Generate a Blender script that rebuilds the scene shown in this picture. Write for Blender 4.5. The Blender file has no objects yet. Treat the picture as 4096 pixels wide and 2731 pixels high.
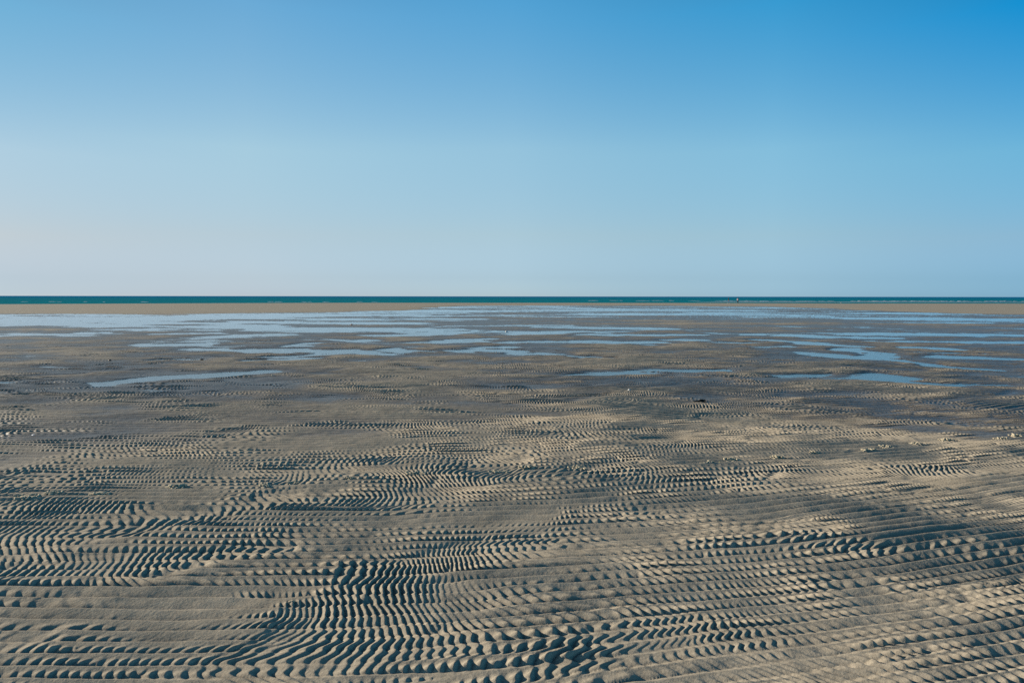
import bpy, bmesh, math, random
import numpy as np
from mathutils import Vector, Matrix

scene = bpy.context.scene
COL = scene.collection
R = math.radians
rng = np.random.default_rng(11)

# ------------------------------------------------------------------ camera
EYE = 1.90
FPX = 4096 * 24.0 / 36.0            # focal length in photo pixels
PITCH = R(3.77)
SLOPE = 0.0012                      # the flat falls gently towards the sea
cam_d = bpy.data.cameras.new('camera')
cam = bpy.data.objects.new('camera', cam_d)
COL.objects.link(cam)
cam_d.lens = 24.0
cam_d.sensor_width = 36.0
cam_d.clip_start = 0.05
cam_d.clip_end = 200000.0
cam.location = (0, 0, EYE)
cam.matrix_world = Matrix.Translation((0, 0, EYE)) @ Matrix.Rotation(R(90) - PITCH, 4, 'X') @ Matrix.Rotation(R(0.07), 4, 'Z')
scene.camera = cam

def at(px, py, dz=0.0, level=None):
    """photo pixel (4096 wide) -> point on the sloping flat (dz above it) or on a level plane."""
    dx, dy = (px - 2048.0) / FPX, (py - 1365.5) / FPX
    yv = math.cos(PITCH) - dy * math.sin(PITCH)
    zv = -math.sin(PITCH) - dy * math.cos(PITCH)
    h = math.hypot(dx, yv)
    t = (EYE - level) / (-zv) if level is not None else (EYE - dz) / (-zv - SLOPE * h)
    return dx * t, yv * t

V = 4096 / 2352.0
def atv(x, y):
    return at(x * V, y * V)

# ------------------------------------------------------------------ helpers
def tag(o, label=None, cat=None, group=None, kind=None):
    if label: o['label'] = label
    if cat: o['category'] = cat
    if group: o['group'] = group
    if kind: o['kind'] = kind
    return o

def link_mesh(name, verts, faces, mat=None, parent=None, smooth=True):
    me = bpy.data.meshes.new(name)
    me.from_pydata([tuple(v) for v in verts], [], faces)
    if smooth:
        me.polygons.foreach_set('use_smooth', [True] * len(me.polygons))
    if mat: me.materials.append(mat)
    me.update()
    o = bpy.data.objects.new(name, me)
    COL.objects.link(o)
    if parent: o.parent = parent
    return o

def grid_mesh(name, X, Y, Z, mat, attrs=None):
    """big regular grid -> mesh, fast."""
    nr, nc = X.shape
    n = nr * nc
    co = np.empty((n, 3), np.float32)
    co[:, 0] = X.ravel(); co[:, 1] = Y.ravel(); co[:, 2] = Z.ravel()
    idx = np.arange(n, dtype=np.int32).reshape(nr, nc)
    q = np.stack([idx[:-1, :-1], idx[:-1, 1:], idx[1:, 1:], idx[1:, :-1]], -1).reshape(-1, 4)
    me = bpy.data.meshes.new(name)
    me.vertices.add(n)
    me.vertices.foreach_set('co', co.ravel())
    me.loops.add(q.size)
    me.loops.foreach_set('vertex_index', q.ravel())
    me.polygons.add(len(q))
    me.polygons.foreach_set('loop_start', np.arange(0, q.size, 4, dtype=np.int32))
    me.polygons.foreach_set('use_smooth', np.ones(len(q), dtype=bool))
    for k, a in (attrs or {}).items():
        at_ = me.attributes.new(k, 'FLOAT', 'POINT')
        at_.data.foreach_set('value', np.ascontiguousarray(a.ravel(), np.float32))
    me.materials.append(mat)
    me.update(calc_edges=True)
    o = bpy.data.objects.new(name, me)
    COL.objects.link(o)
    return o

def sstep(a, b, x):
    t = np.clip((x - a) / (b - a), 0, 1)
    return t * t * (3 - 2 * t)

class Field:
    """periodic gaussian random field with correlation lengths cx, cy (metres)."""
    def __init__(s, n, dx, cx, cy, seed, cplx=False):
        g = np.random.default_rng(seed)
        w = g.standard_normal((n, n))
        if cplx: w = w + 1j * g.standard_normal((n, n))
        k = np.fft.fftfreq(n, dx) * 2 * np.pi
        amp = np.exp(-((k[None, :] * cx) ** 2 + (k[:, None] * cy) ** 2) / 4.0)
        f = np.fft.ifft2(np.fft.fft2(w) * amp)
        if not cplx: f = f.real
        f = f / np.sqrt(np.mean(np.abs(f) ** 2))
        s.re = f.real.astype(np.float32)
        s.im = f.imag.astype(np.float32) if cplx else None
        s.n, s.dx = n, dx
    def _bil(s, a, i, j, i1, j1, fx, fy):
        top = a[j, i] * (1 - fx) + a[j, i1] * fx
        bot = a[j1, i] * (1 - fx) + a[j1, i1] * fx
        return top * (1 - fy) + bot * fy
    def __call__(s, x, y):
        gx, gy = x / s.dx, y / s.dx
        i0, j0 = np.floor(gx), np.floor(gy)
        fx, fy = (gx - i0).astype(np.float32), (gy - j0).astype(np.float32)
        i, j = np.mod(i0, s.n).astype(np.int32), np.mod(j0, s.n).astype(np.int32)
        i1, j1 = (i + 1) % s.n, (j + 1) % s.n
        a = s._bil(s.re, i, j, i1, j1, fx, fy)
        if s.im is None: return a
        return a, s._bil(s.im, i, j, i1, j1, fx, fy)

# ------------------------------------------------------------------ the relief of the tidal flat
psi1 = Field(1024, 0.05, 1.0, 0.58, 21, True)       # phase of the long wave ripples
psi2 = Field(1024, 0.025, 0.15, 0.17, 2, True)
warp_c = Field(1024, 0.04, 0.50, 0.34, 22)      # phase of the small cross ripples
warp_a = Field(512, 0.1, 1.3, 0.9, 3)
warp_b = Field(512, 0.1, 1.0, 0.8, 4)
fine = Field(1024, 0.01, 0.035, 0.03, 5)
mid_n = Field(1024, 0.02, 0.16, 0.10, 6)
rough_a = Field(512, 0.1, 1.1, 0.75, 7)
rough_b = Field(1024, 0.05, 0.38, 0.22, 8)
pool_a = Field(512, 1.0, 16.0, 8.0, 9)
pool_b = Field(1024, 0.3, 6.0, 2.2, 10)
pool_c = Field(1024, 0.15, 2.6, 0.9, 12)
crest_n = Field(512, 0.1, 0.8, 0.5, 13)
trough_n = Field(512, 0.05, 0.55, 0.001, 14)         # sideways shift of the cross ripples, independent from trough to trough

# patches read off the place: (x0,y0,x1,y1,half depth,strength) in units of a 2352 px wide view of it
ROUGH = [
    (0,1120,300,1105,38,1.0),(0,1175,320,1190,24,0.8),(0,1425,150,1400,40,0.8),(0,1500,110,1490,40,0.9),
    (0,1250,260,1250,28,0.35),(300,1330,640,1285,28,0.9),(620,1545,1000,1400,70,1.4),(860,1335,1230,1272,38,1.3),
    (700,1440,900,1350,40,1.1),(900,1175,1150,1105,34,1.1),(1150,1060,1370,972,18,1.0),(690,1120,860,1080,18,1.0),
    (590,1165,720,1132,14,0.9),(1310,1200,1480,1200,24,1.0),(1030,1300,1300,1280,26,0.9),(1600,1262,1900,1222,28,0.9),
    (1700,1400,2000,1330,30,0.18),(1450,1480,1600,1440,26,0.5),(1250,1560,1420,1530,22,0.5),(1950,1290,2250,1200,30,0.3),(2020,1480,2200,1440,22,0.4),(1500,815,1700,882,8,0.8),(1700,882,1900,962,12,0.8),(1900,962,2150,1042,15,0.7),(2150,1042,2352,1125,18,0.6),(0,1440,180,1440,75,0.5),(0,1330,330,1310,26,0.3),(2010,1080,2350,1130,26,1.0),(1850,950,2120,1015,22,1.0),
    (1700,1125,1950,1085,22,0.8),(1590,930,1900,950,13,0.9),(1500,812,1640,855,8,1.0),(1150,915,1260,928,14,1.1),
    (700,987,780,980,9,1.0),(540,1000,620,985,9,1.0),(0,1000,90,985,11,0.9),(380,1050,650,1040,11,0.6),
    (960,1480,1060,1500,50,0.7),(1400,1290,1500,1280,20,0.5),(2100,1180,2350,1210,30,0.5),(760,1070,900,1060,12,0.8),
    (1180,1010,1300,985,12,0.8),(500,1400,600,1395,10,0.8),(1660,960,1840,1000,14,0.7),(2150,930,2300,950,12,0.7),
    (240,1500,540,1500,45,-1.2),(340,1150,560,1172,22,-0.9),(1090,1205,1260,1190,12,-0.7),(400,1410,600,1425,18,-0.9),
    (50,950,560,945,40,-0.8),(560,940,900,935,30,-0.7),(700,1015,1050,1015,30,-0.9),(1330,1165,1560,1140,16,-0.7),
    (2120,1035,2350,1010,9,-0.4),(60,1060,320,1040,16,-0.6),
]
POOLS = [
    (35,748,150,746,4,1.0),(120,744,280,750,3.5,1.0),(300,741,500,745,3.5,1.0),(240,758,340,757,2,1.0),(80,770,150,770,2.5,1.0),(150,773,205,772,2,1.0),
    (0,773,75,771,2.5,0.9),(205,765,245,765,1.8,1.0),(375,768,490,766,3,1.0),(475,776,620,770,4.5,1.0),(345,794,465,792,4,1.0),(450,803,600,807,3.5,1.0),
    (600,806,845,809,6.5,1.0),(675,795,725,790,3,1.0),(640,821,740,816,3,1.0),(550,830,740,823,3.5,1.0),(345,828,450,827,2.5,0.9),(245,881,420,870,8,1.0),(400,870,580,855,8.5,1.0),
    (40,867,150,862,4,0.6),(0,879,30,878,3,0.9),(620,758,720,757,3,1.0),(720,762,825,759,2.5,1.0),(490,751,575,750,3,1.0),(800,783,850,782,3,1.0),
    (890,812,930,800,4.5,1.0),(920,805,965,807,4,1.0),(850,757,915,757,2.5,1.0),(945,758,1015,757,2.5,1.0),(885,771,1010,769,3,1.0),(995,786,1080,783,5,1.0),
    (1050,781,1120,779,3,1.0),(1060,806,1176,805,4,1.0),(1100,799,1150,797,3,1.0),(1176,786,1371,784,4,1.0),(1176,811,1290,815,3.2,1.0),(1290,815,1406,822,3,1.0),(1401,787,1480,786,4.5,1.0),
    (1470,792,1530,793,2.2,0.9),(1176,768,1250,766,2.5,1.0),(1340,769,1430,769,3,1.0),(1551,781,1616,781,3.5,1.0),(1721,796,1791,796,3,1.0),(1630,786,1716,787,2.5,0.9),
    (1326,860,1491,853,6.5,0.68),(1521,851,1641,850,5,1.0),(1786,862,1866,859,5.5,0.75),(2006,862,2070,868,8,1.0),(2060,872,2136,880,8,1.0),
    (1766,780,1956,795,3.5,1.0),(1841,810,2026,824,4.5,1.0),(2026,826,2276,849,3.5,1.0),(1951,800,2026,818,5,1.0),(2176,818,2352,825,5.5,1.0),
    (2026,783,2352,786,4,1.0),(1826,772,2026,775,3.5,1.0),(2076,797,2176,800,3.5,1.0),(2216,882,2311,885,3,0.6),(1650,766,1800,768,3,1.0),(2050,765,2300,768,3.5,1.0),(1480,770,1600,768,2.5,1.0),
    (1270,752,1500,754,3,1.0),(560,740,900,742,3,1.0),(2120,808,2240,812,2.5,1.0),(1410,893,1560,884,2,0.3),(620,872,720,866,3,0.3),
]
GX, GDX, GN = -42.0, 0.07, 1200
def capsules(items):
    xs = (GX + GDX * np.arange(GN)).astype(np.float32)
    ys = (2.0 + GDX * np.arange(GN)).astype(np.float32)
    PX, PY = np.meshgrid(xs, ys)
    k = np.clip((PY - 3) / 12, 0.15, 1)
    PX = PX + 0.25 * k * np.sin(PY * 2.1); PY = PY + k * (0.12 * np.sin(PX * 2.7 + 1.0) + 0.08 * np.sin(PX * 6.1))
    pos = np.zeros_like(PX); neg = np.zeros_like(PX)
    for x0, y0, x1, y1, hw, s in items:
        ax, ay = atv(x0, y0); bx, by = atv(x1, y1)
        ym = 0.5 * (y0 + y1)
        w = 0.42 * (atv(1176, ym - hw)[1] - atv(1176, ym + hw)[1])
        lx, ly = bx - ax, by - ay
        t = np.clip(((PX - ax) * lx + (PY - ay) * ly) / (lx * lx + ly * ly), 0, 1)
        d2 = (PX - ax - t * lx) ** 2 + (PY - ay - t * ly) ** 2
        g = s * np.exp(-(d2 / (w * w)) ** 1.3)
        if s > 0: pos = np.maximum(pos, g)
        else: neg = np.minimum(neg, g)
    return (pos + neg).astype(np.float32)
ROUGH_MAP, POOL_MAP = capsules(ROUGH), capsules(POOLS)
def lookup(m, x, y):
    gx = np.clip((x - GX) / GDX, 0, GN - 1.01); gy = np.clip((y - 2.0) / GDX, 0, GN - 1.01)
    i, j = gx.astype(np.int32), gy.astype(np.int32)
    fx, fy = gx - i, gy - j
    v = (m[j, i] * (1 - fx) + m[j, i + 1] * fx) * (1 - fy) + (m[j + 1, i] * (1 - fx) + m[j + 1, i + 1] * fx) * fy
    inside = (x > GX) & (x < GX + GDX * (GN - 2)) & (y < 2.0 + GDX * (GN - 2))
    return np.where(inside, v, 0)

def rad(px, py, **k):
    x, y = at(px, py, **k)
    return math.atan2(x, y), math.hypot(x, y)
_bn = [rad(px, py) for px, py in ((-900,1257),(0,1257),(700,1256),(1350,1251),(1600,1240),(1900,1221),(2750,1221),(3200,1227),(3700,1248),(4096,1254),(5000,1256))]
BAR_A, BAR_R = [a for a, r in _bn], [r for a, r in _bn]
SEA_Z = -0.27
_bs = [rad(px, py, level=-0.22) for px, py in ((-900,1219),(0,1217),(700,1213),(1400,1210),(2000,1209.5),(2750,1209),(3400,1210.5),(4096,1209.5),(5000,1210))]
SHO_A, SHO_R = [a for a, r in _bs], [r for a, r in _bs]

def skew(t, a, lin):
    """asymmetric ripple profile, 0 in the trough, 1 on the crest; a = share of the gentle side."""
    t = t - np.floor(t)
    up = t < a
    q = np.where(up, t / a, (1 - t) / (1 - a))
    return lin * q + (1 - lin) * (0.5 - 0.5 * np.cos(np.pi * q))

def relief(x, y):
    """height and wetness of the sand at world x, y."""
    x = x.astype(np.float32); y = y.astype(np.float32)
    r = np.hypot(x, y); az = np.arctan2(x, y)
    base = -SLOPE * r
    # ---- large shapes
    near = 0.050 * (1 - sstep(6.5, 13.5, r)) + 0.003
    bias = near - 0.0020 * sstep(15, 30, r) - 0.0130 * sstep(52, 68, r) + 0.0060 * sstep(82, 110, r)
    fx = 1 - sstep(40, 110, r)
    nz = 0.30 * pool_a(x, y) + 0.62 * pool_b(x, y) + 0.60 * pool_c(x, y) * fx
    patch = pool_c(x * 1.6 + 5, y * 1.6) + 0.6 * warp_b(x * 0.9, y * 0.9)
    M = bias + 0.0120 * nz * (0.15 * sstep(9, 14, r) + 0.85 * sstep(26, 44, r))
    M = M + 0.0050 * patch * sstep(8.5, 12, r) * (1 - sstep(26, 40, r))
    pm = lookup(POOL_MAP, x, y)
    M = M + (0.0045 * sstep(12, 17, r) * (1 - sstep(28, 45, r))) * (1 - pm) - 0.027 * pm + 0.0028 * rough_b(x + 3, y) * sstep(11, 16, r)
    M = np.maximum(M, 0.004 - 0.06 * sstep(13.5, 17.0, r))
    # ---- where the cross ripples rise
    # patches get narrower in depth far away only because they are seen flatter: same metres everywhere
    rm = lookup(ROUGH_MAP, x, y)
    m2 = 0.66 + 0.12 * sstep(-0.2, 1.6, x) * (1 - sstep(9, 13, r)) - 0.22 * sstep(7.5, 12.5, r) + 0.15 * rough_a(x, y) + (0.22 + 0.13 * sstep(7.5, 11, r)) * rough_b(x, y) + 0.60 * np.where(rm < 0, rm * 0.38, rm)
    m2 = np.clip(m2, 0, 1.4)
    strong = sstep(0.80, 1.15, m2)
    M = M + 0.012 * strong * sstep(8, 14, r)
    # ---- long ripples
    f = 0.18 * x + 0.165 * 2.6 * np.log(np.cosh((np.clip(x, -40, 40) - 0.6) / 2.6))
    v = y - f + 0.045 * warp_a(x, y)
    v = np.clip(v, -14, 400)
    lam = 0.106 + 0.0054 * np.minimum(v, 30)
    ph1 = np.where(v < 30, np.log(np.maximum(0.106 + 0.0054 * np.minimum(v, 30), 0.01)) / 0.0054, np.log(0.106 + 0.0054 * 30) / 0.0054 + (v - 30) / 0.268)
    a1, b1 = psi1(x, v)
    ph1 = ph1 + np.arctan2(b1, a1) / (2 * np.pi) + 0.035 * mid_n(x * 0.9, y * 0.9) + 0.22 * warp_a(x * 0.6 + 9, y * 1.3)
    am1 = sstep(0.02, 0.55, np.hypot(a1, b1))
    t1 = ph1 - np.floor(ph1)
    q1 = np.where(t1 < 0.74, t1 / 0.74, (1 - t1) / 0.26)
    P1 = np.where(t1 < 0.74, 1 - (1 - q1) ** 1.35, 0.6 * q1 + 0.4 * (0.5 - 0.5 * np.cos(np.pi * q1)))
    A1 = 0.0240 * (lam / 0.135) ** 0.35 * (1 - 0.35 * pm) * np.clip(1 + 0.32 * crest_n(x, y), 0.3, 1.7) * (1 + 0.15 * sstep(-0.3, 1.5, x)) * (0.5 + 0.5 * am1) * (1 - 0.55 * strong)
    # ---- cross ripples
    sl = 0.18 + 0.165 * np.tanh((x - 0.6) / 2.6)
    u = x + (1.0 * sl + 0.16) * (np.minimum(y, 11.0) - 5.0) + 0.07 * warp_b(x, y) + 0.13 * warp_c(x, y)
    lam2 = 0.069
    k1 = np.floor(ph1)
    o0, o1 = trough_n(x, k1 * 0.85), trough_n(x, (k1 + 1) * 0.85)
    off = o0 + (o1 - o0) * sstep(0.55, 0.95, t1)
    ph2 = u / lam2 + (0.32 - 0.20 * sstep(-0.3, 1.0, x)) * (1 - 0.65 * strong) * off + strong * (0.15 + 0.12 * warp_c(x * 1.3 + 4, y * 1.3)) * np.sin(2 * np.pi * ph1 + 0.6) + 0.17 * mid_n(x, y)
    a2, b2 = psi2(x, y)
    ph2 = ph2 + np.arctan2(b2, a2) / (2 * np.pi)
    am2 = sstep(0.02, 0.6, np.hypot(a2, b2))
    t2 = ph2 - np.floor(ph2)
    q2 = np.where(t2 < 0.66, t2 / 0.66, (1 - t2) / 0.34)
    P2 = np.where(t2 < 0.66, 1 - (1 - q2) ** 1.35, 0.5 * q2 + 0.5 * (0.5 - 0.5 * np.cos(np.pi * q2)))
    tw = np.where(t1 > 0.6, t1 - 1.0, t1)
    wid = 0.13 + 0.15 * np.clip(m2, 0, 1)
    wid = wid + 0.05 * sstep(-0.3, 1.0, x)
    T = np.exp(-((tw - 0.17) / wid) ** 2)
    T = T * (1 - strong) + strong * (0.72 + 0.28 * np.exp(-((tw - 0.15) / 0.27) ** 2))
    A2 = (0.0225 - 0.0035 * strong) * sstep(0.15, 0.75, m2) * (0.35 + 0.65 * am2) * np.clip(1 + 0.38 * mid_n(x * 0.8 + 3, y * 0.8) + 0.20 * o0, 0.2, 1.9)
    h = A1 * P1 + A2 * T * (1 - 0.12 * strong) * (P2 - 0.12 * strong)
    h = h + 0.0011 * mid_n(x * 1.7, y * 1.7) + 0.0007 * fine(x, y)
    far = 1 - 0.60 * sstep(15, 50, r)
    h = h * far * (1 - 0.65 * sstep(0.005, 0.018, -M))
    # ---- bar and shore
    br = np.interp(az, BAR_A, BAR_R).astype(np.float32)
    sr = np.interp(az, SHO_A, SHO_R).astype(np.float32)
    edge = 6.0 * pool_a(x * 1.6 + 31, y * 1.6) + 2.0 * pool_b(x + 7, y)
    up = sstep(-0.08, 0.07, (r - br + edge * (br / 140)) / br)
    M = M * (1 - up) + 0.075 * up
    down = sstep(0.0, 40.0, r - sr + 22)
    z = base * (1 - down) + (base + M) * 0 + M * (1 - down) + h + down * -1.2
    # ---- wetness from the height of the sand body over the water table
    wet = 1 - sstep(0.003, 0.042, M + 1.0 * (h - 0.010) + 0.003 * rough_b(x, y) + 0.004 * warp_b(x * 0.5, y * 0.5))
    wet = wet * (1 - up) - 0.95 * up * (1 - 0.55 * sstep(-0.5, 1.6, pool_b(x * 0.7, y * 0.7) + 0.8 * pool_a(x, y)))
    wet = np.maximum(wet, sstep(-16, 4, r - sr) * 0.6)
    return z, wet, m2

# ------------------------------------------------------------------ materials
def new_mat(name):
    m = bpy.data.materials.new(name); m.use_nodes = True
    nt = m.node_tree
    return m, nt, nt.nodes['Principled BSDF'], nt.nodes['Material Output']

def flat_mat(name, c, rough=0.8, var=0.12, scale=30, spec=0.3):
    m, nt, b, out = new_mat(name)
    n = nt.nodes.new('ShaderNodeTexNoise'); n.inputs['Scale'].default_value = scale; n.inputs['Detail'].default_value = 4
    tc = nt.nodes.new('ShaderNodeTexCoord'); nt.links.new(tc.outputs['Object'], n.inputs['Vector'])
    mx = nt.nodes.new('ShaderNodeMix'); mx.data_type = 'RGBA'
    mx.inputs['A'].default_value = tuple(v * (1 - var) for v in c) + (1,)
    mx.inputs['B'].default_value = tuple(min(1, v * (1 + var)) for v in c) + (1,)
    nt.links.new(n.outputs['Fac'], mx.inputs['Factor'])
    nt.links.new(mx.outputs['Result'], b.inputs['Base Color'])
    b.inputs['Roughness'].default_value = rough
    b.inputs['Specular IOR Level'].default_value = spec
    return m

def sand_material():
    m, nt, b, out = new_mat('rippled_sand')
    N, L = nt.nodes, nt.links
    tc = N.new('ShaderNodeTexCoord')
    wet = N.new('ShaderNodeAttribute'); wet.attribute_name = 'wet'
    n1 = N.new('ShaderNodeTexNoise'); n1.inputs['Scale'].default_value = 260; n1.inputs['Detail'].default_value = 3
    n2 = N.new('ShaderNodeTexNoise'); n2.inputs['Scale'].default_value = 3.2; n2.inputs['Detail'].default_value = 5
    n3 = N.new('ShaderNodeTexVoronoi'); n3.inputs['Scale'].default_value = 70
    for n in (n1, n2, n3): L.new(tc.outputs['Object'], n.inputs['Vector'])
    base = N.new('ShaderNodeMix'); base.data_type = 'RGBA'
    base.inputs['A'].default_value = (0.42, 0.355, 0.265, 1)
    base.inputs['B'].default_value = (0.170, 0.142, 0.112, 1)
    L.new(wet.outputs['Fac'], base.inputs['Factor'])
    neg = N.new('ShaderNodeMath'); neg.operation = 'MULTIPLY'; neg.inputs[1].default_value = -1; neg.use_clamp = True
    L.new(wet.outputs['Fac'], neg.inputs[0])
    pale = N.new('ShaderNodeMix'); pale.data_type = 'RGBA'; pale.inputs['B'].default_value = (0.72, 0.64, 0.55, 1)
    L.new(neg.outputs[0], pale.inputs['Factor']); L.new(base.outputs['Result'], pale.inputs['A'])
    # grain
    mr = N.new('ShaderNodeMapRange'); mr.inputs['From Min'].default_value = 0.3; mr.inputs['From Max'].default_value = 0.7
    mr.inputs['To Min'].default_value = 0.78; mr.inputs['To Max'].default_value = 1.22
    L.new(n1.outputs['Fac'], mr.inputs['Value'])
    mr2 = N.new('ShaderNodeMapRange'); mr2.inputs['From Min'].default_value = 0.3; mr2.inputs['From Max'].default_value = 0.7
    mr2.inputs['To Min'].default_value = 0.88; mr2.inputs['To Max'].default_value = 1.10
    L.new(n2.outputs['Fac'], mr2.inputs['Value'])
    n4 = N.new('ShaderNodeTexNoise'); n4.inputs['Scale'].default_value = 55; n4.inputs['Detail'].default_value = 4
    L.new(tc.outputs['Object'], n4.inputs['Vector'])
    mr4 = N.new('ShaderNodeMapRange'); mr4.inputs['From Min'].default_value = 0.3; mr4.inputs['From Max'].default_value = 0.7
    mr4.inputs['To Min'].default_value = 0.86; mr4.inputs['To Max'].default_value = 1.13
    L.new(n4.outputs['Fac'], mr4.inputs['Value'])
    mul4 = N.new('ShaderNodeMath'); mul4.operation = 'MULTIPLY'
    L.new(mr.outputs['Result'], mul4.inputs[0]); L.new(mr4.outputs['Result'], mul4.inputs[1])
    mul = N.new('ShaderNodeMath'); mul.operation = 'MULTIPLY'
    L.new(mul4.outputs[0], mul.inputs[0]); L.new(mr2.outputs['Result'], mul.inputs[1])
    vm = N.new('ShaderNodeVectorMath'); vm.operation = 'SCALE'
    L.new(pale.outputs['Result'], vm.inputs[0]); L.new(mul.outputs[0], vm.inputs['Scale'])
    # sparse pale shell grit
    cr = N.new('ShaderNodeMath'); cr.operation = 'LESS_THAN'; cr.inputs[1].default_value = 0.055
    L.new(n3.outputs['Distance'], cr.inputs[0])
    sep = N.new('ShaderNodeSeparateColor'); L.new(n3.outputs['Color'], sep.inputs['Color'])
    gt = N.new('ShaderNodeMath'); gt.operation = 'GREATER_THAN'; gt.inputs[1].default_value = 0.955
    L.new(sep.outputs['Red'], gt.inputs[0])
    gm = N.new('ShaderNodeMath'); gm.operation = 'MULTIPLY'
    L.new(cr.outputs[0], gm.inputs[0]); L.new(gt.outputs[0], gm.inputs[1])
    col = N.new('ShaderNodeMix'); col.data_type = 'RGBA'
    L.new(gm.outputs[0], col.inputs['Factor']); L.new(vm.outputs['Vector'], col.inputs['A'])
    col.inputs['B'].default_value = (0.62, 0.58, 0.50, 1)
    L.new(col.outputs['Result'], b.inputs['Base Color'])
    rr = N.new('ShaderNodeMapRange'); rr.inputs['To Min'].default_value = 0.95; rr.inputs['To Max'].default_value = 0.42
    L.new(wet.outputs['Fac'], rr.inputs['Value']); L.new(rr.outputs['Result'], b.inputs['Roughness'])
    rs = N.new('ShaderNodeMapRange'); rs.inputs['To Min'].default_value = 0.05; rs.inputs['To Max'].default_value = 0.5
    L.new(wet.outputs['Fac'], rs.inputs['Value']); L.new(rs.outputs['Result'], b.inputs['Specular IOR Level'])
    bp = N.new('ShaderNodeBump'); bp.inputs['Strength'].default_value = 0.35; bp.inputs['Distance'].default_value = 0.0025
    bp4 = N.new('ShaderNodeBump'); bp4.inputs['Strength'].default_value = 0.40; bp4.inputs['Distance'].default_value = 0.007
    L.new(n4.outputs['Fac'], bp4.inputs['Height']); L.new(bp4.outputs['Normal'], bp.inputs['Normal'])
    L.new(n1.outputs['Fac'], bp.inputs['Height']); L.new(bp.outputs['Normal'], b.inputs['Normal'])
    return m

def pool_material():
    m, nt, b, out = new_mat('shallow_water')
    N, L = nt.nodes, nt.links
    N.remove(b)
    tc = N.new('ShaderNodeTexCoord')
    n = N.new('ShaderNodeTexNoise'); n.inputs['Scale'].default_value = 7; n.inputs['Detail'].default_value = 4
    mp = N.new('ShaderNodeMapping'); mp.inputs['Scale'].default_value = (0.6, 1.5, 1)
    L.new(tc.outputs['Object'], mp.inputs['Vector']); L.new(mp.outputs['Vector'], n.inputs['Vector'])
    bp = N.new('ShaderNodeBump'); bp.inputs['Strength'].default_value = 0.30; bp.inputs['Distance'].default_value = 0.02
    L.new(n.outputs['Fac'], bp.inputs['Height'])
    fr = N.new('ShaderNodeFresnel'); fr.inputs['IOR'].default_value = 1.33
    L.new(bp.outputs['Normal'], fr.inputs['Normal'])
    gl = N.new('ShaderNodeBsdfGlossy'); gl.inputs['Roughness'].default_value = 0.20
    gl.inputs['Color'].default_value = (1, 1, 1, 1)
    L.new(bp.outputs['Normal'], gl.inputs['Normal'])
    tr = N.new('ShaderNodeBsdfTransparent'); tr.inputs['Color'].default_value = (0.70, 0.78, 0.80, 1)
    mx = N.new('ShaderNodeMixShader')
    L.new(fr.outputs['Fac'], mx.inputs['Fac']); L.new(tr.outputs['BSDF'], mx.inputs[1]); L.new(gl.outputs['BSDF'], mx.inputs[2])
    L.new(mx.outputs['Shader'], out.inputs['Surface'])
    return m

def sea_material():
    m, nt, b, out = new_mat('open_sea')
    N, L = nt.nodes, nt.links
    N.remove(b)
    tc = N.new('ShaderNodeTexCoord')
    ln = N.new('ShaderNodeVectorMath'); ln.operation = 'LENGTH'; L.new(tc.outputs['Object'], ln.inputs[0])
    lg = N.new('ShaderNodeMath'); lg.operation = 'LOGARITHM'; lg.inputs[1].default_value = 10
    L.new(ln.outputs['Value'], lg.inputs[0])
    mr = N.new('ShaderNodeMapRange'); mr.inputs['From Min'].default_value = 2.3; mr.inputs['From Max'].default_value = 3.6
    L.new(lg.outputs[0], mr.inputs['Value'])
    rp = N.new('ShaderNodeValToRGB')                       # shallow green water over sand to deep blue
    e = rp.color_ramp.elements
    e[0].position = 0.0; e[0].color = (0.002, 0.215, 0.245, 1)
    e[1].position = 1.0; e[1].color = (0.002, 0.150, 0.330, 1)
    k = e.new(0.35); k.color = (0.002, 0.190, 0.250, 1)
    L.new(mr.outputs['Result'], rp.inputs['Fac'])
    n = N.new('ShaderNodeTexNoise'); n.inputs['Scale'].default_value = 0.06; n.inputs['Detail'].default_value = 6; n.inputs['Roughness'].default_value = 0.65
    mp = N.new('ShaderNodeMapping'); mp.inputs['Scale'].default_value = (0.45, 1.0, 1)
    L.new(tc.outputs['Object'], mp.inputs['Vector']); L.new(mp.outputs['Vector'], n.inputs['Vector'])
    bp = N.new('ShaderNodeBump'); bp.inputs['Strength'].default_value = 1.0; bp.inputs['Distance'].default_value = 2.2
    L.new(n.outputs['Fac'], bp.inputs['Height'])
    df = N.new('ShaderNodeBsdfDiffuse'); L.new(rp.outputs['Color'], df.inputs['Color']); L.new(bp.outputs['Normal'], df.inputs['Normal'])
    gl = N.new('ShaderNodeBsdfGlossy'); gl.inputs['Roughness'].default_value = 0.35; L.new(bp.outputs['Normal'], gl.inputs['Normal'])
    mx = N.new('ShaderNodeMixShader'); mx.inputs['Fac'].default_value = 0.035
    L.new(df.outputs['BSDF'], mx.inputs[1]); L.new(gl.outputs['BSDF'], mx.inputs[2])
    L.new(mx.outputs['Shader'], out.inputs['Surface'])
    return m

SAND, POOL, SEA = sand_material(), pool_material(), sea_material()
FOAM = flat_mat('foam', (0.72, 0.76, 0.78), 0.7, 0.1, 2)
CAST = flat_mat('cast_sand', (0.58, 0.49, 0.34), 0.9, 0.12, 120, 0.1)

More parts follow.
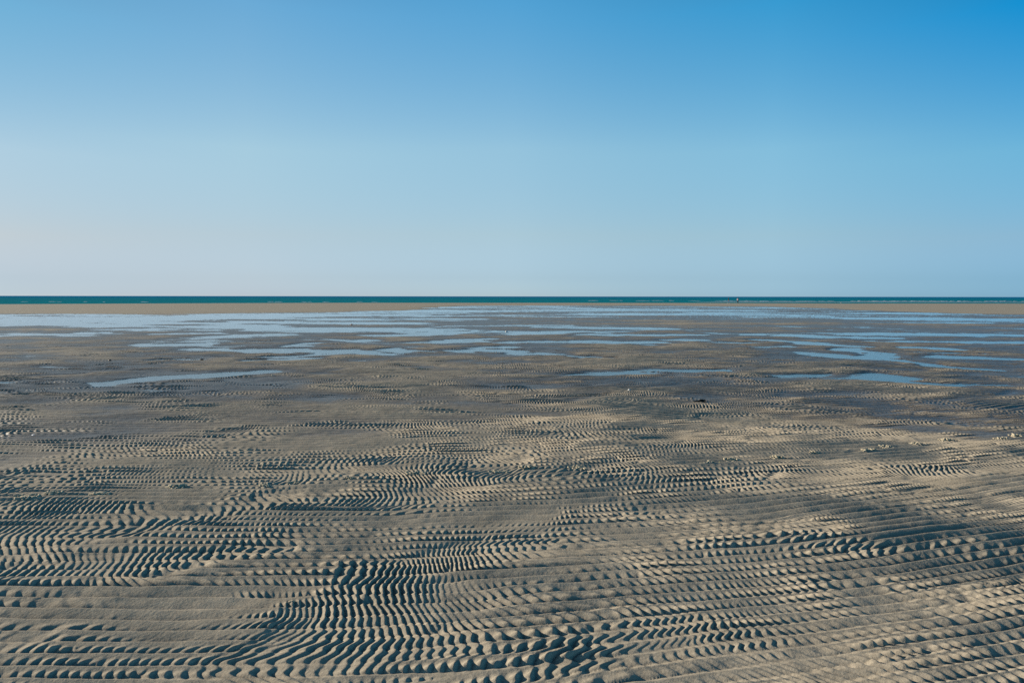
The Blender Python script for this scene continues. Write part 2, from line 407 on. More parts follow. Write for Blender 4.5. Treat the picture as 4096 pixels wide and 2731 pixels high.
# ------------------------------------------------------------------ build the ground, pools and sea
rows = [2.3]
while rows[-1] < 330:
    r_ = rows[-1]
    if r_ < 30: st = max(0.0072, 0.0011 * r_)
    else: st = r_ * min(0.0011 + (r_ - 30) * 0.00008, 0.006)
    rows.append(r_ + st)
rows = np.array(rows)
angs = np.linspace(-0.80, 0.80, 1600)
RR, AA = np.meshgrid(rows, angs, indexing='ij')
GXX, GYY = RR * np.sin(AA), RR * np.cos(AA)
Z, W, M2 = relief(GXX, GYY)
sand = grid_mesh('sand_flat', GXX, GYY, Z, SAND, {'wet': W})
tag(sand, kind='structure')

# coarse sand under and behind, as far as one could look round
ra = np.geomspace(0.2, 400, 40); aa = np.linspace(0, 2 * np.pi, 97)
R2, A2_ = np.meshgrid(ra, aa, indexing='ij')
ZZ = -0.10 - SLOPE * R2 - 1.6 * sstep(120, 300, R2) * (np.cos(A2_) > -0.2)
under = grid_mesh('ground', R2 * np.sin(A2_), R2 * np.cos(A2_), ZZ, SAND, {'wet': np.full(R2.shape, 0.5)})
tag(under, kind='structure')

pr = np.linspace(0, 1, 60); pa = np.linspace(-0.80, 0.80, 120)
P_, A3 = np.meshgrid(pr, pa, indexing='ij')
RE = np.interp(A3, BAR_A, BAR_R) * 1.22
R3 = 9.0 + (RE - 9.0) * P_ ** 2
water = grid_mesh('tidal_water', R3 * np.sin(A3), R3 * np.cos(A3), -SLOPE * R3, POOL)
tag(water, kind='structure')

r4 = np.geomspace(165, 90000, 60); a4 = np.linspace(-1.2, 1.2, 160)
R4, A4 = np.meshgrid(r4, a4, indexing='ij')
sea = grid_mesh('sea', R4 * np.sin(A4), R4 * np.cos(A4), np.full(R4.shape, SEA_Z), SEA)
tag(sea, kind='structure')

# ------------------------------------------------------------------ surf: low broken crests of foam along the shore
def surf():
    g = random.Random(5)
    vs, fs = [], []
    def crest(px0, px1, py, hgt, gap, seglen):
        px = px0
        while px < px1:
            ln = g.uniform(0.4, 1.6) * seglen
            if g.random() > gap:
                yy = py + g.uniform(-0.5, 0.5)
                hh = hgt * g.uniform(0.5, 1.2)
                n = max(4, int(ln / 6))
                rows_ = []
                for i in range(n + 1):
                    t = i / n
                    x, y = at(px + ln * t, yy, level=SEA_Z)
                    d = math.hypot(x, y); ux, uy = x / d, y / d
                    env = math.sin(math.pi * t) ** 0.6 * hh * g.uniform(0.6, 1.15)
                    rows_.append([(x - ux * 0.5, y - uy * 0.5, SEA_Z - 0.05), (x, y, SEA_Z + env), (x + ux * 1.2, y + uy * 1.2, SEA_Z + env * 0.8), (x + ux * 2.4, y + uy * 2.4, SEA_Z - 0.05)])
                b = len(vs)
                for rw in rows_: vs.extend(rw)
                for i in range(n):
                    for k in range(3):
                        a0 = b + i * 4 + k
                        fs.append((a0, a0 + 4, a0 + 5, a0 + 1))
            px += ln
    crest(2350, 2900, 1202.5, 0.16, 0.45, 40)
    crest(2800, 4200, 1203.6, 0.26, 0.18, 60)
    crest(3400, 4200, 1203.0, 0.30, 0.25, 40)
    crest(60, 620, 1209.5, 0.13, 0.62, 22)
    crest(1050, 1500, 1208.5, 0.10, 0.7, 22)
    return tag(link_mesh('surf', vs, fs, FOAM), 'broken white surf lines along the far shore', 'surf', kind='stuff')
surf()

# a thin outer sandbar awash beyond the two walkers
def outer_bar():
    vs, fs = [], []
    n = 120
    for i in range(n + 1):
        px = 2780 + (4400 - 2780) * i / n
        x, y = at(px, 1206.6, level=SEA_Z)
        d = math.hypot(x, y); ux, uy = x / d, y / d
        w = 14 * min(1, i / 14) + 2
        hh = 0.10 * (0.7 + 0.3 * math.sin(i * 0.37) * math.sin(i * 0.11 + 1)) * min(1, i / 10 + 0.2)
        for k, (o, z) in enumerate(((-w, -0.06), (-w * 0.4, hh), (w * 0.5, hh), (w * 1.3, -0.06))):
            vs.append((x + ux * o, y + uy * o, SEA_Z + z))
    for i in range(n):
        for k in range(3):
            a0 = i * 4 + k
            fs.append((a0, a0 + 4, a0 + 5, a0 + 1))
    return tag(link_mesh('sandbar', vs, fs, flat_mat('washed_sand', (0.34, 0.36, 0.36), 0.6, 0.1, 1)), kind='structure')
outer_bar()

# ------------------------------------------------------------------ placing things on the relief
def ground(x, y):
    z, w, m = relief(np.array([[x]]), np.array([[y]]))
    return float(z[0, 0])
def ground_top(x, y, rad_=0.04):
    a = np.linspace(-rad_, rad_, 5)
    X, Y = np.meshgrid(x + a, y + a)
    z, w, m = relief(X, Y)
    return float(np.median(z))

def empty(name, loc, rz=0.0):
    o = bpy.data.objects.new(name, None); COL.objects.link(o)
    o.empty_display_size = 0.1
    o.location = loc; o.rotation_euler = (0, 0, rz)
    return o

def tube(vs, fs, pts, rads, seg=6):
    pts = [Vector(p) for p in pts]
    b0 = len(vs)
    for i, p in enumerate(pts):
        d = (pts[min(i + 1, len(pts) - 1)] - pts[max(i - 1, 0)])
        if d.length < 1e-9: d = Vector((1, 0, 0))
        d.normalize()
        up = Vector((0, 0, 1)) if abs(d.z) < 0.9 else Vector((1, 0, 0))
        s = d.cross(up).normalized(); t = s.cross(d)
        for k in range(seg):
            a = 2 * math.pi * k / seg
            q = p + (s * math.cos(a) + t * math.sin(a)) * rads[i]
            vs.append(tuple(q))
    for i in range(len(pts) - 1):
        for k in range(seg):
            a, b = b0 + i * seg + k, b0 + i * seg + (k + 1) % seg
            fs.append((a, b, b + seg, a + seg))
    fs.append(tuple(b0 + k for k in range(seg))[::-1])
    fs.append(tuple(b0 + (len(pts) - 1) * seg + k for k in range(seg)))

def blob(vs, fs, c, rx, ry, rz, g, jit=0.12, nu=7, nv=5):
    b = len(vs)
    vs.append((c[0], c[1], c[2] - rz))
    for j in range(1, nv):
        th = math.pi * j / nv
        for i in range(nu):
            ph = 2 * math.pi * i / nu
            q = 1 + g.uniform(-jit, jit)
            vs.append((c[0] + rx * q * math.sin(th) * math.cos(ph), c[1] + ry * q * math.sin(th) * math.sin(ph), c[2] - rz * q * math.cos(th)))
    vs.append((c[0], c[1], c[2] + rz))
    top = len(vs) - 1
    for i in range(nu):
        fs.append((b, b + 1 + (i + 1) % nu, b + 1 + i))
        for j in range(nv - 2):
            a = b + 1 + j * nu
            fs.append((a + i, a + (i + 1) % nu, a + nu + (i + 1) % nu, a + nu + i))
        a = b + 1 + (nv - 2) * nu
        fs.append((a + i, a + (i + 1) % nu, top))

def worm_cast(px, py, w_px, label, seed, flat=False, trail=False):
    g = random.Random(seed)
    x, y = at(px, py, 0.05)
    wid = w_px / FPX * math.hypot(x, y)
    z0 = ground_top(x, y)
    vs, fs = [], []
    hx, hy = wid * 0.5, wid * (0.16 if trail else 0.30)
    n = int(26 if not flat else 18)
    def surf_z(dx, dy): return ground(x + dx, y + dy) - z0
    for k in range(n):                                   # short squeezed-out strings, piled and curled
        ang = g.uniform(0, 6.28); rr_ = g.random() ** 0.7
        dx, dy = hx * rr_ * math.cos(ang), hy * rr_ * math.sin(ang)
        hill = (0.013 if not flat else 0.005) * min(1.0, wid / 0.16) * max(0, 1 - rr_ ** 1.4) * g.uniform(0.3, 1.15)
        zb = surf_z(dx, dy) + hill
        a = g.uniform(0, 6.28); turn = g.uniform(-1.1, 1.1); rad_ = g.uniform(0.0050, 0.0085) * max(0.35, min(1.0, wid / 0.16))
        pts, rads = [], []
        p = Vector((dx, dy, zb + rad_ * 0.7))
        m = g.randint(4, 9)
        for i in range(m):
            pts.append(tuple(p)); rads.append(rad_ * (0.65 if i in (0, m - 1) else g.uniform(0.9, 1.12)))
            p = p + Vector((math.cos(a), math.sin(a) * 0.8, g.uniform(-0.25, 0.25))) * rad_ * 1.5
            a += turn
        tube(vs, fs, pts, rads, 6)
    mound = len(vs)                                      # the thin skirt of loose sand it lies in
    na, nr_ = 22, 5
    vs.append((0, 0, surf_z(0, 0) + 0.004))
    for j in range(1, nr_ + 1):
        for i in range(na):
            a = 2 * math.pi * i / na
            q = j / nr_ * (1 + 0.22 * math.sin(3 * a + seed) + 0.12 * math.sin(7 * a + 2 * seed))
            dx, dy = hx * 1.12 * q * math.cos(a), hy * 1.15 * q * math.sin(a)
            vs.append((dx, dy, surf_z(dx, dy) + (0.0045 * (1 - (j / nr_) ** 2) + g.uniform(0, 0.002) if j < nr_ else -0.003)))
    for i in range(na):
        fs.append((mound, mound + 1 + i, mound + 1 + (i + 1) % na))
        for j in range(nr_ - 1):
            a = mound + 1 + j * na
            fs.append((a + i, a + na + i, a + na + (i + 1) % na, a + (i + 1) % na))
    for k in range(30):                                  # crumbs on it
        rr_ = g.uniform(0, 0.8)
        ang = g.uniform(0, 6.28)
        dx, dy = hx * rr_ * math.cos(ang), hy * rr_ * math.sin(ang)
        s = g.uniform(0.0018, 0.0050)
        blob(vs, fs, (dx, dy, surf_z(dx, dy) + s * 0.5), s * g.uniform(0.8, 1.5), s, s * 0.8, g, 0.2, 6, 4)
    o = link_mesh('worm_cast', vs, fs, CAST)
    o.location = (x, y, z0)
    tag(o, label, 'worm cast', 'worm casts in a line across the rippled sand')
    return o

CASTS = [
    (105, 2003, 85, 1, 0), (215, 1984, 60, 1, 0), (390, 1989, 75, 1, 0), (708, 1957, 72, 0, 0), (1062, 1950, 60, 1, 0), (1176, 1938, 50, 1, 0),
    (1404, 1924, 42, 0, 0), (1665, 1902, 75, 1, 0), (2000, 1893, 85, 1, 1), (2112, 1884, 62, 0, 0), (2318, 1877, 72, 0, 0), (2828, 1857, 60, 1, 1),
    (2926, 1843, 62, 0, 0), (3110, 1833, 48, 0, 0), (3262, 1812, 36, 0, 0), (3468, 1801, 60, 1, 1), (3556, 1788, 52, 0, 0), (3661, 1773, 40, 1, 0),
    (3784, 1757, 44, 0, 0), (4004, 1748, 40, 0, 0), (4068, 1737, 38, 0, 0)]
ORD = ['leftmost', 'second from the left', 'third from the left', 'fourth from the left', 'fifth from the left', 'sixth from the left', 'seventh from the left',
       'eighth from the left', 'ninth from the left', 'tenth from the left', 'middle one, eleventh from the left', 'tenth from the right', 'ninth from the right', 'eighth from the right',
       'seventh from the right', 'sixth from the right', 'fifth from the right', 'fourth from the right', 'third from the right', 'second from the right', 'rightmost']
for i, (px, py, w, fl, trl) in enumerate(CASTS):
    kind = 'low scattered worm cast' if fl else 'heaped crumbly worm cast'
    worm_cast(px, py, w, kind + ', ' + ORD[i] + ' in the long line of casts', 40 + i, bool(fl), bool(trl))

# two casts nearer the camera
o = worm_cast(714, 2092, 40, 'small worm cast beside a dark hollow, nearer than the line of casts', 91, True)
o = worm_cast(1168, 2422, 22, 'tiny worm cast by a burrow in the sand near the camera', 92, True)

# dark clump of seaweed
def seaweed(px0, px1, py):
    g = random.Random(8)
    xc, yc = at(0.5 * (px0 + px1), py, 0.03)
    wid = (px1 - px0) / FPX * math.hypot(xc, yc)
    z0 = ground_top(xc, yc, 0.06)
    vs, fs = [], []
    for k in range(34):                                  # limp fronds lying over each other, thicker to the right
        t0 = g.random()
        x0 = -wid / 2 + wid * (0.15 + 0.8 * t0)
        hgt = 0.006 + 0.042 * (t0 ** 1.3) * g.random()
        a = g.gauss(math.pi, 0.5) if g.random() < 0.75 else g.uniform(0, 6.28)
        p = Vector((x0, g.uniform(-0.035, 0.035), hgt)); pts, rads = [], []
        m = g.randint(5, 8)
        for i in range(m):
            pts.append(tuple(p)); rads.append(0.010 * (1 - 0.75 * i / m) * g.uniform(0.8, 1.2))
            p = p + Vector((math.cos(a) * 0.016, math.sin(a) * 0.012, -hgt / m * 0.8 + g.uniform(-0.003, 0.003)))
            p.x = max(-wid / 2, min(wid / 2, p.x)); p.z = max(0.003, p.z)
            a += g.uniform(-0.5, 0.5)
        tube(vs, fs, pts, rads, 6)
    blob(vs, fs, (wid * 0.2, 0, 0.012), wid * 0.26, 0.04, 0.030, g, 0.2, 12, 8)
    blob(vs, fs, (-wid * 0.12, 0, 0.006), wid * 0.28, 0.03, 0.014, g, 0.2, 12, 8)
    o = link_mesh('seaweed_clump', vs, fs, flat_mat('dark_seaweed', (0.016, 0.013, 0.008), 0.45, 0.4, 60))
    o.location = (xc, yc, z0)
    o.rotation_euler = (0, 0, R(4))
    return tag(o, 'dark clump of seaweed lying on pale rippled sand', 'seaweed')
seaweed(2774, 2820, 1604)

# shells: fluted domes
def shell(name, px, py, wid, hgt, mat, label, cat, tilt=0.3, seed=1):
    g = random.Random(seed)
    x, y = at(px, py, 0.02)
    z0 = ground_top(x, y)
    vs, fs = [], []
    nr_, na = 6, 28
    vs.append((0, 0, hgt))
    for j in range(1, nr_ + 1):
        t = j / nr_
        for i in range(na):
            a = 2 * math.pi * i / na
            flu = 1 + 0.05 * math.cos(a * 14) * t
            rr_ = wid / 2 * math.sin(t * math.pi / 2) * flu
            vs.append((rr_ * math.cos(a), rr_ * 0.85 * math.sin(a) - 0.12 * wid * t, hgt * math.cos(t * math.pi / 2) * flu))
    for i in range(na):
        fs.append((0, 1 + i, 1 + (i + 1) % na))
        for j in range(nr_ - 1):
            a = 1 + j * na
            fs.append((a + i, a + na + i, a + na + (i + 1) % na, a + (i + 1) % na))
    b = 1 + (nr_ - 1) * na
    fs.append(tuple(b + i for i in range(na))[::-1])
    o = link_mesh(name, vs, fs, mat)
    o.location = (x, y, z0 + 0.004)
    o.rotation_euler = (tilt, 0, g.uniform(-0.6, 0.6))
    return tag(o, label, cat)
WHITE = flat_mat('shell_white', (0.80, 0.78, 0.72), 0.5, 0.06, 40)
shell('seashell', 2517, 1564, 0.060, 0.020, WHITE, 'white seashell on sand left of the dark seaweed', 'shell', 0.5, 1)
shell('seashell', 2025.5, 1325.5, 0.16, 0.07, WHITE, 'bright white seashell among the far pools', 'shell', 0.4, 2)
shell('seashell', 2880, 1864, 0.030, 0.012, flat_mat('shell_yellow', (0.50, 0.43, 0.16), 0.5, 0.15, 60), 'yellowish seashell just below the line of worm casts', 'shell', 0.3, 3)
shell('seashell', 1091, 1506, 0.045, 0.03, flat_mat('shell_cream', (0.62, 0.54, 0.40), 0.5, 0.1, 60), 'cream seashell at the edge of a shallow striped pool', 'shell', 0.6, 4)
def stone(name, px, py, rx, ry, rz, mat, label, cat, seed):
    g = random.Random(seed)
    x, y = at(px, py, 0.02)
    vs, fs = [], []
    blob(vs, fs, (0, 0, rz * 0.6), rx, ry, rz, g, 0.10, 14, 10)
    o = link_mesh(name, vs, fs, mat)
    o.location = (x, y, ground_top(x, y))
    return tag(o, label, cat)
o = stone('pebble', 1407, 1300, 0.075, 0.06, 0.05, flat_mat('pebble_pink', (0.55, 0.36, 0.27), 0.6, 0.15, 30), 'pinkish pebble at the edge of a far pool', 'pebble', 1)
o = stone('seaweed_scrap', 807, 1442, 0.055, 0.05, 0.028, flat_mat('weed_brown', (0.02, 0.017, 0.010), 0.5, 0.3, 60), 'dark scrap of seaweed at the tip of a small pool', 'seaweed', 2)
o = stone('seaweed_scrap', 440, 1445, 0.04, 0.04, 0.025, flat_mat('weed_black', (0.018, 0.016, 0.012), 0.5, 0.3, 60), 'small dark scrap of seaweed on wet sand at far left', 'seaweed', 3)

# white feather
def feather(px, py):
    x, y = at(px, py, 0.03)
    z0 = ground_top(x, y)
    root = empty('feather', (x, y, z0 + 0.012), R(-62))
    tag(root, 'small white feather stuck on rippled sand at far left', 'feather')
    m = flat_mat('feather_white', (0.80, 0.81, 0.84), 0.6, 0.05, 50)
    vs, fs = [], []
    tube(vs, fs, [(-0.03 + 0.012 * i, 0, 0.002 + 0.0012 * (i - 4) ** 2 * 0.3) for i in range(10)], [0.0022 * (1 - 0.07 * i) for i in range(10)], 6)
    link_mesh('quill', vs, fs, m, root)
    vs, fs = [], []
    n = 12
    for i in range(n + 1):
        t = i / n
        xx = -0.012 + 0.095 * t
        w = 0.016 * math.sin(math.pi * min(1, t * 0.9 + 0.08)) ** 0.7
        zz = 0.004 + 0.010 * (t - 0.5) ** 2
        for s, lift in ((-1, 0.006), (0, 0.0), (1, 0.010)):
            vs.append((xx - abs(s) * 0.004, s * w, zz + lift))
            vs.append((xx - abs(s) * 0.004, s * w, zz + lift + 0.0012))
    for i in range(n):
        a = i * 6
        for k in range(2):
            fs.append((a + 2 * k, a + 2 * k + 2, a + 2 * k + 8, a + 2 * k + 6))
            fs.append((a + 2 * k + 1, a + 2 * k + 7, a + 2 * k + 9, a + 2 * k + 3))
        fs.append((a, a + 6, a + 7, a + 1)); fs.append((a + 4, a + 5, a + 11, a + 10))
    link_mesh('vane', vs, fs, m, root)
feather(134, 1743)

# ------------------------------------------------------------------ the two walkers
def skinned(name, joints, edges, mat, parent, sub=2, root_i=0):
    me = bpy.data.meshes.new(name)
    me.from_pydata([j[0] for j in joints], edges, [])
    o = bpy.data.objects.new(name, me); COL.objects.link(o)
    if parent: o.parent = parent
    me.materials.append(mat)
    sk = o.modifiers.new('skin', 'SKIN'); sk.use_smooth_shade = True; sk.branch_smoothing = 0.4
    lay = me.skin_vertices[0] if me.skin_vertices else None
    for i, j in enumerate(joints):
        rr_ = j[1]
        me.skin_vertices[0].data[i].radius = rr_ if isinstance(rr_, tuple) else (rr_, rr_)
        me.skin_vertices[0].data[i].use_root = (i == root_i)
    ss = o.modifiers.new('sub', 'SUBSURF'); ss.levels = sub; ss.render_levels = sub
    return o

def hand_joints(J, E, wrist_i, wpos, side, d):
    """palm and five slightly curled fingers hanging from the wrist."""
    p = len(J)
    J.append(((wpos[0], wpos[1], wpos[2] - 0.045), (0.020, 0.032))); E.append((wrist_i, p))
    J.append(((wpos[0], wpos[1], wpos[2] - 0.085), (0.016, 0.034))); E.append((p, p + 1))
    pal = p + 1
    for k, (off, ln) in enumerate(((-0.027, 0.062), (-0.009, 0.075), (0.009, 0.070), (0.027, 0.055))):
        a = len(J)
        J.append(((wpos[0] + d[0] * 0.004, wpos[1] + off, wpos[2] - 0.10), 0.008)); E.append((pal, a))
        J.append(((wpos[0] + d[0] * 0.010, wpos[1] + off * 1.1, wpos[2] - 0.10 - ln * 0.55), 0.0078)); E.append((a, a + 1))
        J.append(((wpos[0] + d[0] * 0.026, wpos[1] + off * 1.1, wpos[2] - 0.10 - ln), 0.0068)); E.append((a + 1, a + 2))
    a = len(J)
    J.append(((wpos[0] + d[0] * 0.01, wpos[1] - 0.048, wpos[2] - 0.065), 0.0095)); E.append((p, a))
    J.append(((wpos[0] + d[0] * 0.022, wpos[1] - 0.056, wpos[2] - 0.10), 0.008)); E.append((a, a + 1))

def person(px, py, hpx, rz, label, coat, trouser, shoe, hair, stride, lean, hem):
    # feet stand where the photo shows them on the bar; z is settled by iteration
    dz = 0.1
    for _ in range(6):
        x, y = at(px, py, dz)
        dz = ground(x, y) + SLOPE * math.hypot(x, y)
    z0 = ground(x, y)
    hgt = hpx / FPX * math.hypot(x, y)
    s = hgt / 1.70
    root = empty('person', (x, y, z0), rz)
    root.scale = (s, s, s)
    tag(root, label, 'person', 'two people walking along the far sandbar')
    skin = flat_mat('skin', (0.52, 0.32, 0.23), 0.6, 0.05, 30)
    # x = forward, y = the person's left
    fx = lean
    J = [((0, 0, 0.92), (0.13, 0.15)), ((fx * 0.3, 0, 1.10), (0.115, 0.14)), ((fx * 0.7, 0, 1.30), (0.12, 0.165)), ((fx, 0, 1.42), (0.075, 0.10)),
         ((fx * 1.15, 0, 1.49), 0.055), ((fx * 1.25 + 0.01, 0, 1.57), (0.085, 0.078)), ((fx * 1.25 + 0.015, 0, 1.64), (0.085, 0.075)),
         ((fx * 1.25 + 0.10, 0, 1.585), 0.014)]
    E = [(0, 1), (1, 2), (2, 3), (3, 4), (4, 5), (5, 6), (5, 7)]
    CJ = [((0, 0, hem), (0.16, 0.19)), ((fx * 0.25, 0, 1.06), (0.155, 0.185)), ((fx * 0.65, 0, 1.28), (0.155, 0.205)), ((fx, 0, 1.42), (0.10, 0.13)), ((fx * 1.12, 0, 1.475), (0.072, 0.075))]
    CE = [(0, 1), (1, 2), (2, 3), (3, 4)]
    TJ = [((0, 0, 0.93), (0.14, 0.165)), ((0, 0, 0.86), (0.125, 0.155))]
    TE = [(0, 1)]
    for sd, sw, kn in ((1, stride, 0.04), (-1, -stride, 0.10)):
        # legs
        hip, knee, ank = (0, sd * 0.09, 0.85), (sw * 0.5 + kn * 0.6, sd * 0.095, 0.48), (sw - kn * 0.2, sd * 0.09, 0.085)
        b = len(J)
        J += [(hip, 0.085), (knee, 0.055), (ank, 0.040), ((ank[0] + 0.06, ank[1], 0.045), 0.034), ((ank[0] + 0.15, ank[1], 0.03), 0.026)]
        E += [(0, b), (b, b + 1), (b + 1, b + 2), (b + 2, b + 3), (b + 3, b + 4)]
        b = len(TJ)
        TJ += [(hip, 0.100), (((hip[0] + knee[0]) / 2, sd * 0.094, 0.67), 0.086), (knee, 0.070), ((ank[0], ank[1], 0.12), 0.058)]
        TE += [(1, b), (b, b + 1), (b + 1, b + 2), (b + 2, b + 3)]
        # arms swing opposite to the legs
        sh, el, wr = (fx * 0.95, sd * 0.19, 1.38), (fx * 0.7 - sw * 0.35, sd * 0.245, 1.12), (fx * 0.6 - sw * 0.65 + 0.05, sd * 0.25, 0.88)
        b = len(J)
        J += [(sh, 0.055), (el, 0.042), (wr, 0.028)]
        E += [(3, b), (b, b + 1), (b + 1, b + 2)]
        hand_joints(J, E, b + 2, wr, sd, (1, 0, 0))
        b = len(CJ)
        CJ += [(sh, 0.078), (el, 0.066), ((wr[0], wr[1], wr[2] + 0.03), 0.052)]
        CE += [(3, b), (b, b + 1), (b + 1, b + 2)]
    skinned('body', J, E, skin, root)
    skinned('jacket', CJ, CE, coat, root)
    skinned('trousers', TJ, TE, trouser, root)
    hx = fx * 1.25
    skinned('hair', [((hx - 0.035, 0, 1.66), (0.085, 0.085)), ((hx - 0.045, 0, 1.57), (0.075, 0.085)), ((hx - 0.055, 0, 1.47), (0.05, 0.08)), ((hx + 0.04, 0, 1.70), (0.055, 0.07))],
            [(0, 1), (1, 2), (0, 3)], hair, root)
    for sd, sw, kn in ((1, stride, 0.04), (-1, -stride, 0.10)):
        ax = sw - kn * 0.2
        skinned('shoe', [((ax - 0.05, sd * 0.09, 0.05), (0.05, 0.05)), ((ax + 0.03, sd * 0.09, 0.05), (0.052, 0.05)), ((ax + 0.16, sd * 0.092, 0.035), (0.048, 0.036)), ((ax - 0.01, sd * 0.09, 0.10), 0.05)],
                [(0, 1), (1, 2), (1, 3)], shoe, root, 1)
    return root
BLACK = flat_mat('black_cloth', (0.010, 0.011, 0.014), 0.85, 0.2, 20)
HAIR = flat_mat('dark_hair', (0.012, 0.009, 0.008), 0.5, 0.2, 40)
person(2914, 1211.5, 20.6, R(160), 'person in a black jacket, light blue jeans and white shoes walking by the sea', BLACK, flat_mat('pale_denim', (0.10, 0.24, 0.36), 0.8, 0.15, 20), flat_mat('white_shoes', (0.8, 0.8, 0.8), 0.6, 0.05, 20), HAIR, 0.20, 0.03, 0.86)
person(2951, 1211.9, 21.2, R(75), 'person in a pale pink jacket and black trousers walking by the sea', flat_mat('pink_fleece', (0.78, 0.52, 0.48), 0.9, 0.08, 20), BLACK, flat_mat('black_shoes', (0.012, 0.012, 0.012), 0.6, 0.2, 20), HAIR, 0.05, 0.05, 0.80)

# ------------------------------------------------------------------ gull at the water's edge
def gull(px, py):
    dz = 0.05
    for _ in range(6):
        x, y = at(px, py, dz)
        dz = ground(x, y) + SLOPE * math.hypot(x, y)
    root = empty('gull', (x, y, ground(x, y)), R(200))
    tag(root, 'white gull with grey back standing at the edge of the sea', 'bird')
    w = flat_mat('gull_white', (0.80, 0.79, 0.79), 0.7, 0.04, 20)
    gr = flat_mat('gull_grey', (0.10, 0.10, 0.13), 0.7, 0.1, 20)
    yl = flat_mat('gull_yellow', (0.65, 0.40, 0.10), 0.5, 0.1, 20)
    skinned('body', [((0, 0, 0.24), (0.10, 0.09)), ((0.10, 0, 0.27), (0.085, 0.08)), ((0.16, 0, 0.36), (0.045, 0.045)), ((0.19, 0, 0.42), (0.048, 0.042)), ((-0.14, 0, 0.22), (0.05, 0.06)), ((-0.26, 0, 0.21), (0.018, 0.05))],
            [(0, 1), (1, 2), (2, 3), (0, 4), (4, 5)], w, root)
    for sd in (1, -1):
        skinned('wing', [((0.09, sd * 0.075, 0.30), (0.05, 0.02)), ((-0.06, sd * 0.09, 0.29), (0.065, 0.02)), ((-0.24, sd * 0.05, 0.25), (0.03, 0.014)), ((-0.34, sd * 0.02, 0.24), (0.012, 0.01))], [(0, 1), (1, 2), (2, 3)], gr, root)
        skinned('leg', [((0.0, sd * 0.04, 0.16), 0.010), ((0.01, sd * 0.04, 0.08), 0.007), ((0.0, sd * 0.04, 0.012), 0.007), ((0.05, sd * 0.045, 0.006), 0.008)], [(0, 1), (1, 2), (2, 3)], yl, root, 1)
    skinned('beak', [((0.225, 0, 0.418), 0.014), ((0.275, 0, 0.405), 0.009), ((0.29, 0, 0.395), 0.005)], [(0, 1), (1, 2)], yl, root, 1)
gull(3364, 1212.6)

# ------------------------------------------------------------------ sky and sun
SUN_EL, SUN_AZ = R(14.3), R(-70)          # azimuth measured from the view direction, negative = left
world = bpy.data.worlds.new('World'); scene.world = world
world.use_nodes = True
wn, wl = world.node_tree.nodes, world.node_tree.links
bg = wn['Background']
sky = wn.new('ShaderNodeTexSky')
sky.sky_type = 'NISHITA'
sky.sun_disc = False
sky.sun_elevation = SUN_EL
sky.sun_rotation = SUN_AZ
sky.altitude = 0.0
sky.air_density = 0.5
sky.dust_density = 0.3
sky.ozone_density = 3.0
# colour grade of the sky by elevation, separately towards the sun (left), ahead and away from it
tc = wn.new('ShaderNodeTexCoord')
sx = wn.new('ShaderNodeSeparateXYZ'); wl.new(tc.outputs['Generated'], sx.inputs[0])
cxy = wn.new('ShaderNodeCombineXYZ'); wl.new(sx.outputs['X'], cxy.inputs['X']); wl.new(sx.outputs['Y'], cxy.inputs['Y'])
hyp = wn.new('ShaderNodeVectorMath'); hyp.operation = 'LENGTH'; wl.new(cxy.outputs[0], hyp.inputs[0])
saz = wn.new('ShaderNodeMath'); saz.operation = 'DIVIDE'
wl.new(sx.outputs['X'], saz.inputs[0]); wl.new(hyp.outputs['Value'], saz.inputs[1])
def ramp(stops):
    r = wn.new('ShaderNodeValToRGB'); r.color_ramp.interpolation = 'LINEAR'
    el = r.color_ramp.elements
    el[0].position, el[1].position = stops[0][0], stops[-1][0]
    el[0].color = tuple(v / 4 for v in stops[0][1]) + (1,); el[1].color = tuple(v / 4 for v in stops[-1][1]) + (1,)
    for p, c in stops[1:-1]:
        e = el.new(p); e.color = tuple(v / 4 for v in c) + (1,)
    wl.new(sx.outputs['Z'], r.inputs['Fac'])
    return r.outputs['Color']
ZEN = (0.5, 0.8, 0.8)
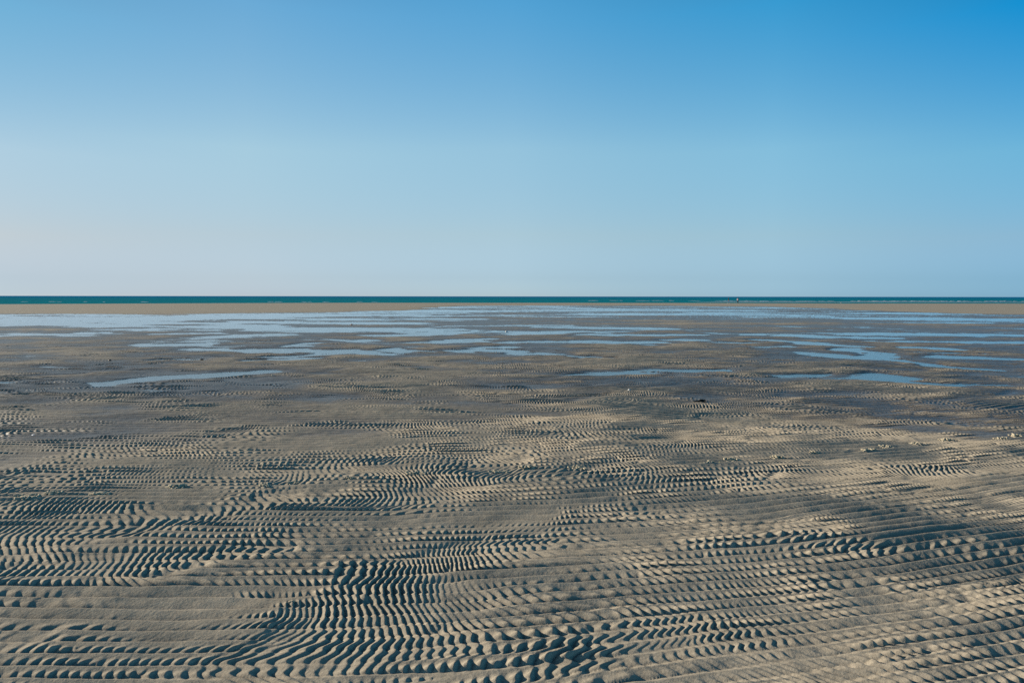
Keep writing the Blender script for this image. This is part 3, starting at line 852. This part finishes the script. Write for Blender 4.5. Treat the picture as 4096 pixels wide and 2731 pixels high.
SKY_COLS = [   # (sine of the azimuth, [(sine of the elevation, colour gain), ...])
    (-0.5962, [(0.003, (0.51, 0.595, 0.73)), (0.0215, (0.642, 0.647, 0.685)), (0.0715, (1.234, 0.957, 0.715)), (0.169, (1.839, 1.627, 1.111)), (0.3199, (1.22, 1.95, 1.56))]),
    (-0.3583, [(0.003, (0.86, 0.88, 1.0)), (0.025, (1.07, 0.953, 0.906)), (0.0829, (1.803, 1.368, 0.966)), (0.1948, (2.761, 2.367, 1.495)), (0.3634, (1.869, 2.677, 2.107))]),
    (0.0, [(0.003, (1.26, 1.31, 1.39)), (0.0268, (1.389, 1.298, 1.22)), (0.0887, (2.357, 1.862, 1.291)), (0.2077, (3.307, 3.054, 1.987)), (0.3842, (1.64, 3.352, 2.803))]),
    (0.3535, [(0.003, (1.14, 1.37, 1.58)), (0.0251, (1.28, 1.352, 1.352)), (0.0831, (2.201, 1.929, 1.41)), (0.1952, (2.849, 3.17, 2.184)), (0.3639, (0.848, 3.379, 3.019))]),
    (0.595, [(0.003, (0.80, 1.13, 1.41)), (0.0215, (0.87, 1.107, 1.237)), (0.0716, (1.506, 1.504, 1.258)), (0.1691, (1.698, 2.454, 1.867)), (0.3202, (0.12, 2.55, 2.65))]),
]
columns = [(sx_, ramp(st + [(0.62, ZEN)])) for sx_, st in SKY_COLS]
def mixc(fac_lo, fac_hi, a, b):
    m = wn.new('ShaderNodeMapRange'); m.inputs['From Min'].default_value = fac_lo; m.inputs['From Max'].default_value = fac_hi
    m.interpolation_type = 'LINEAR'
    wl.new(saz.outputs[0], m.inputs['Value'])
    x = wn.new('ShaderNodeMix'); x.data_type = 'RGBA'
    wl.new(m.outputs['Result'], x.inputs['Factor']); wl.new(a, x.inputs['A']); wl.new(b, x.inputs['B'])
    return x.outputs['Result']
grade = columns[0][1]
for (s0, c0), (s1, c1) in zip(columns, columns[1:]):
    grade = mixc(s0, s1, grade, c1)
mu = wn.new('ShaderNodeVectorMath'); mu.operation = 'MULTIPLY'
wl.new(sky.outputs['Color'], mu.inputs[0]); wl.new(grade, mu.inputs[1])
sc4 = wn.new('ShaderNodeVectorMath'); sc4.operation = 'SCALE'; sc4.inputs['Scale'].default_value = 4.0
wl.new(mu.outputs['Vector'], sc4.inputs[0])
wl.new(sc4.outputs['Vector'], bg.inputs['Color'])
bg.inputs['Strength'].default_value = 0.10 / 1.32
sd_ = bpy.data.lights.new('sun', 'SUN'); sd_.energy = 5.0; sd_.angle = R(0.53); sd_.color = (1.0, 0.905, 0.77)
sun = bpy.data.objects.new('sun', sd_); COL.objects.link(sun)
dirv = Vector((math.sin(SUN_AZ) * math.cos(SUN_EL), math.cos(SUN_AZ) * math.cos(SUN_EL), math.sin(SUN_EL)))
sun.rotation_euler = dirv.to_track_quat('Z', 'Y').to_euler()
sun.location = dirv * 50

scene.view_settings.view_transform = 'Standard'
scene.view_settings.look = 'None'
scene.view_settings.exposure = 0.4
scene.view_settings.gamma = 1.0
scene.cycles.use_denoising = False
scene.cycles.max_bounces = 6
scene.cycles.diffuse_bounces = 0
scene.cycles.transparent_max_bounces = 8
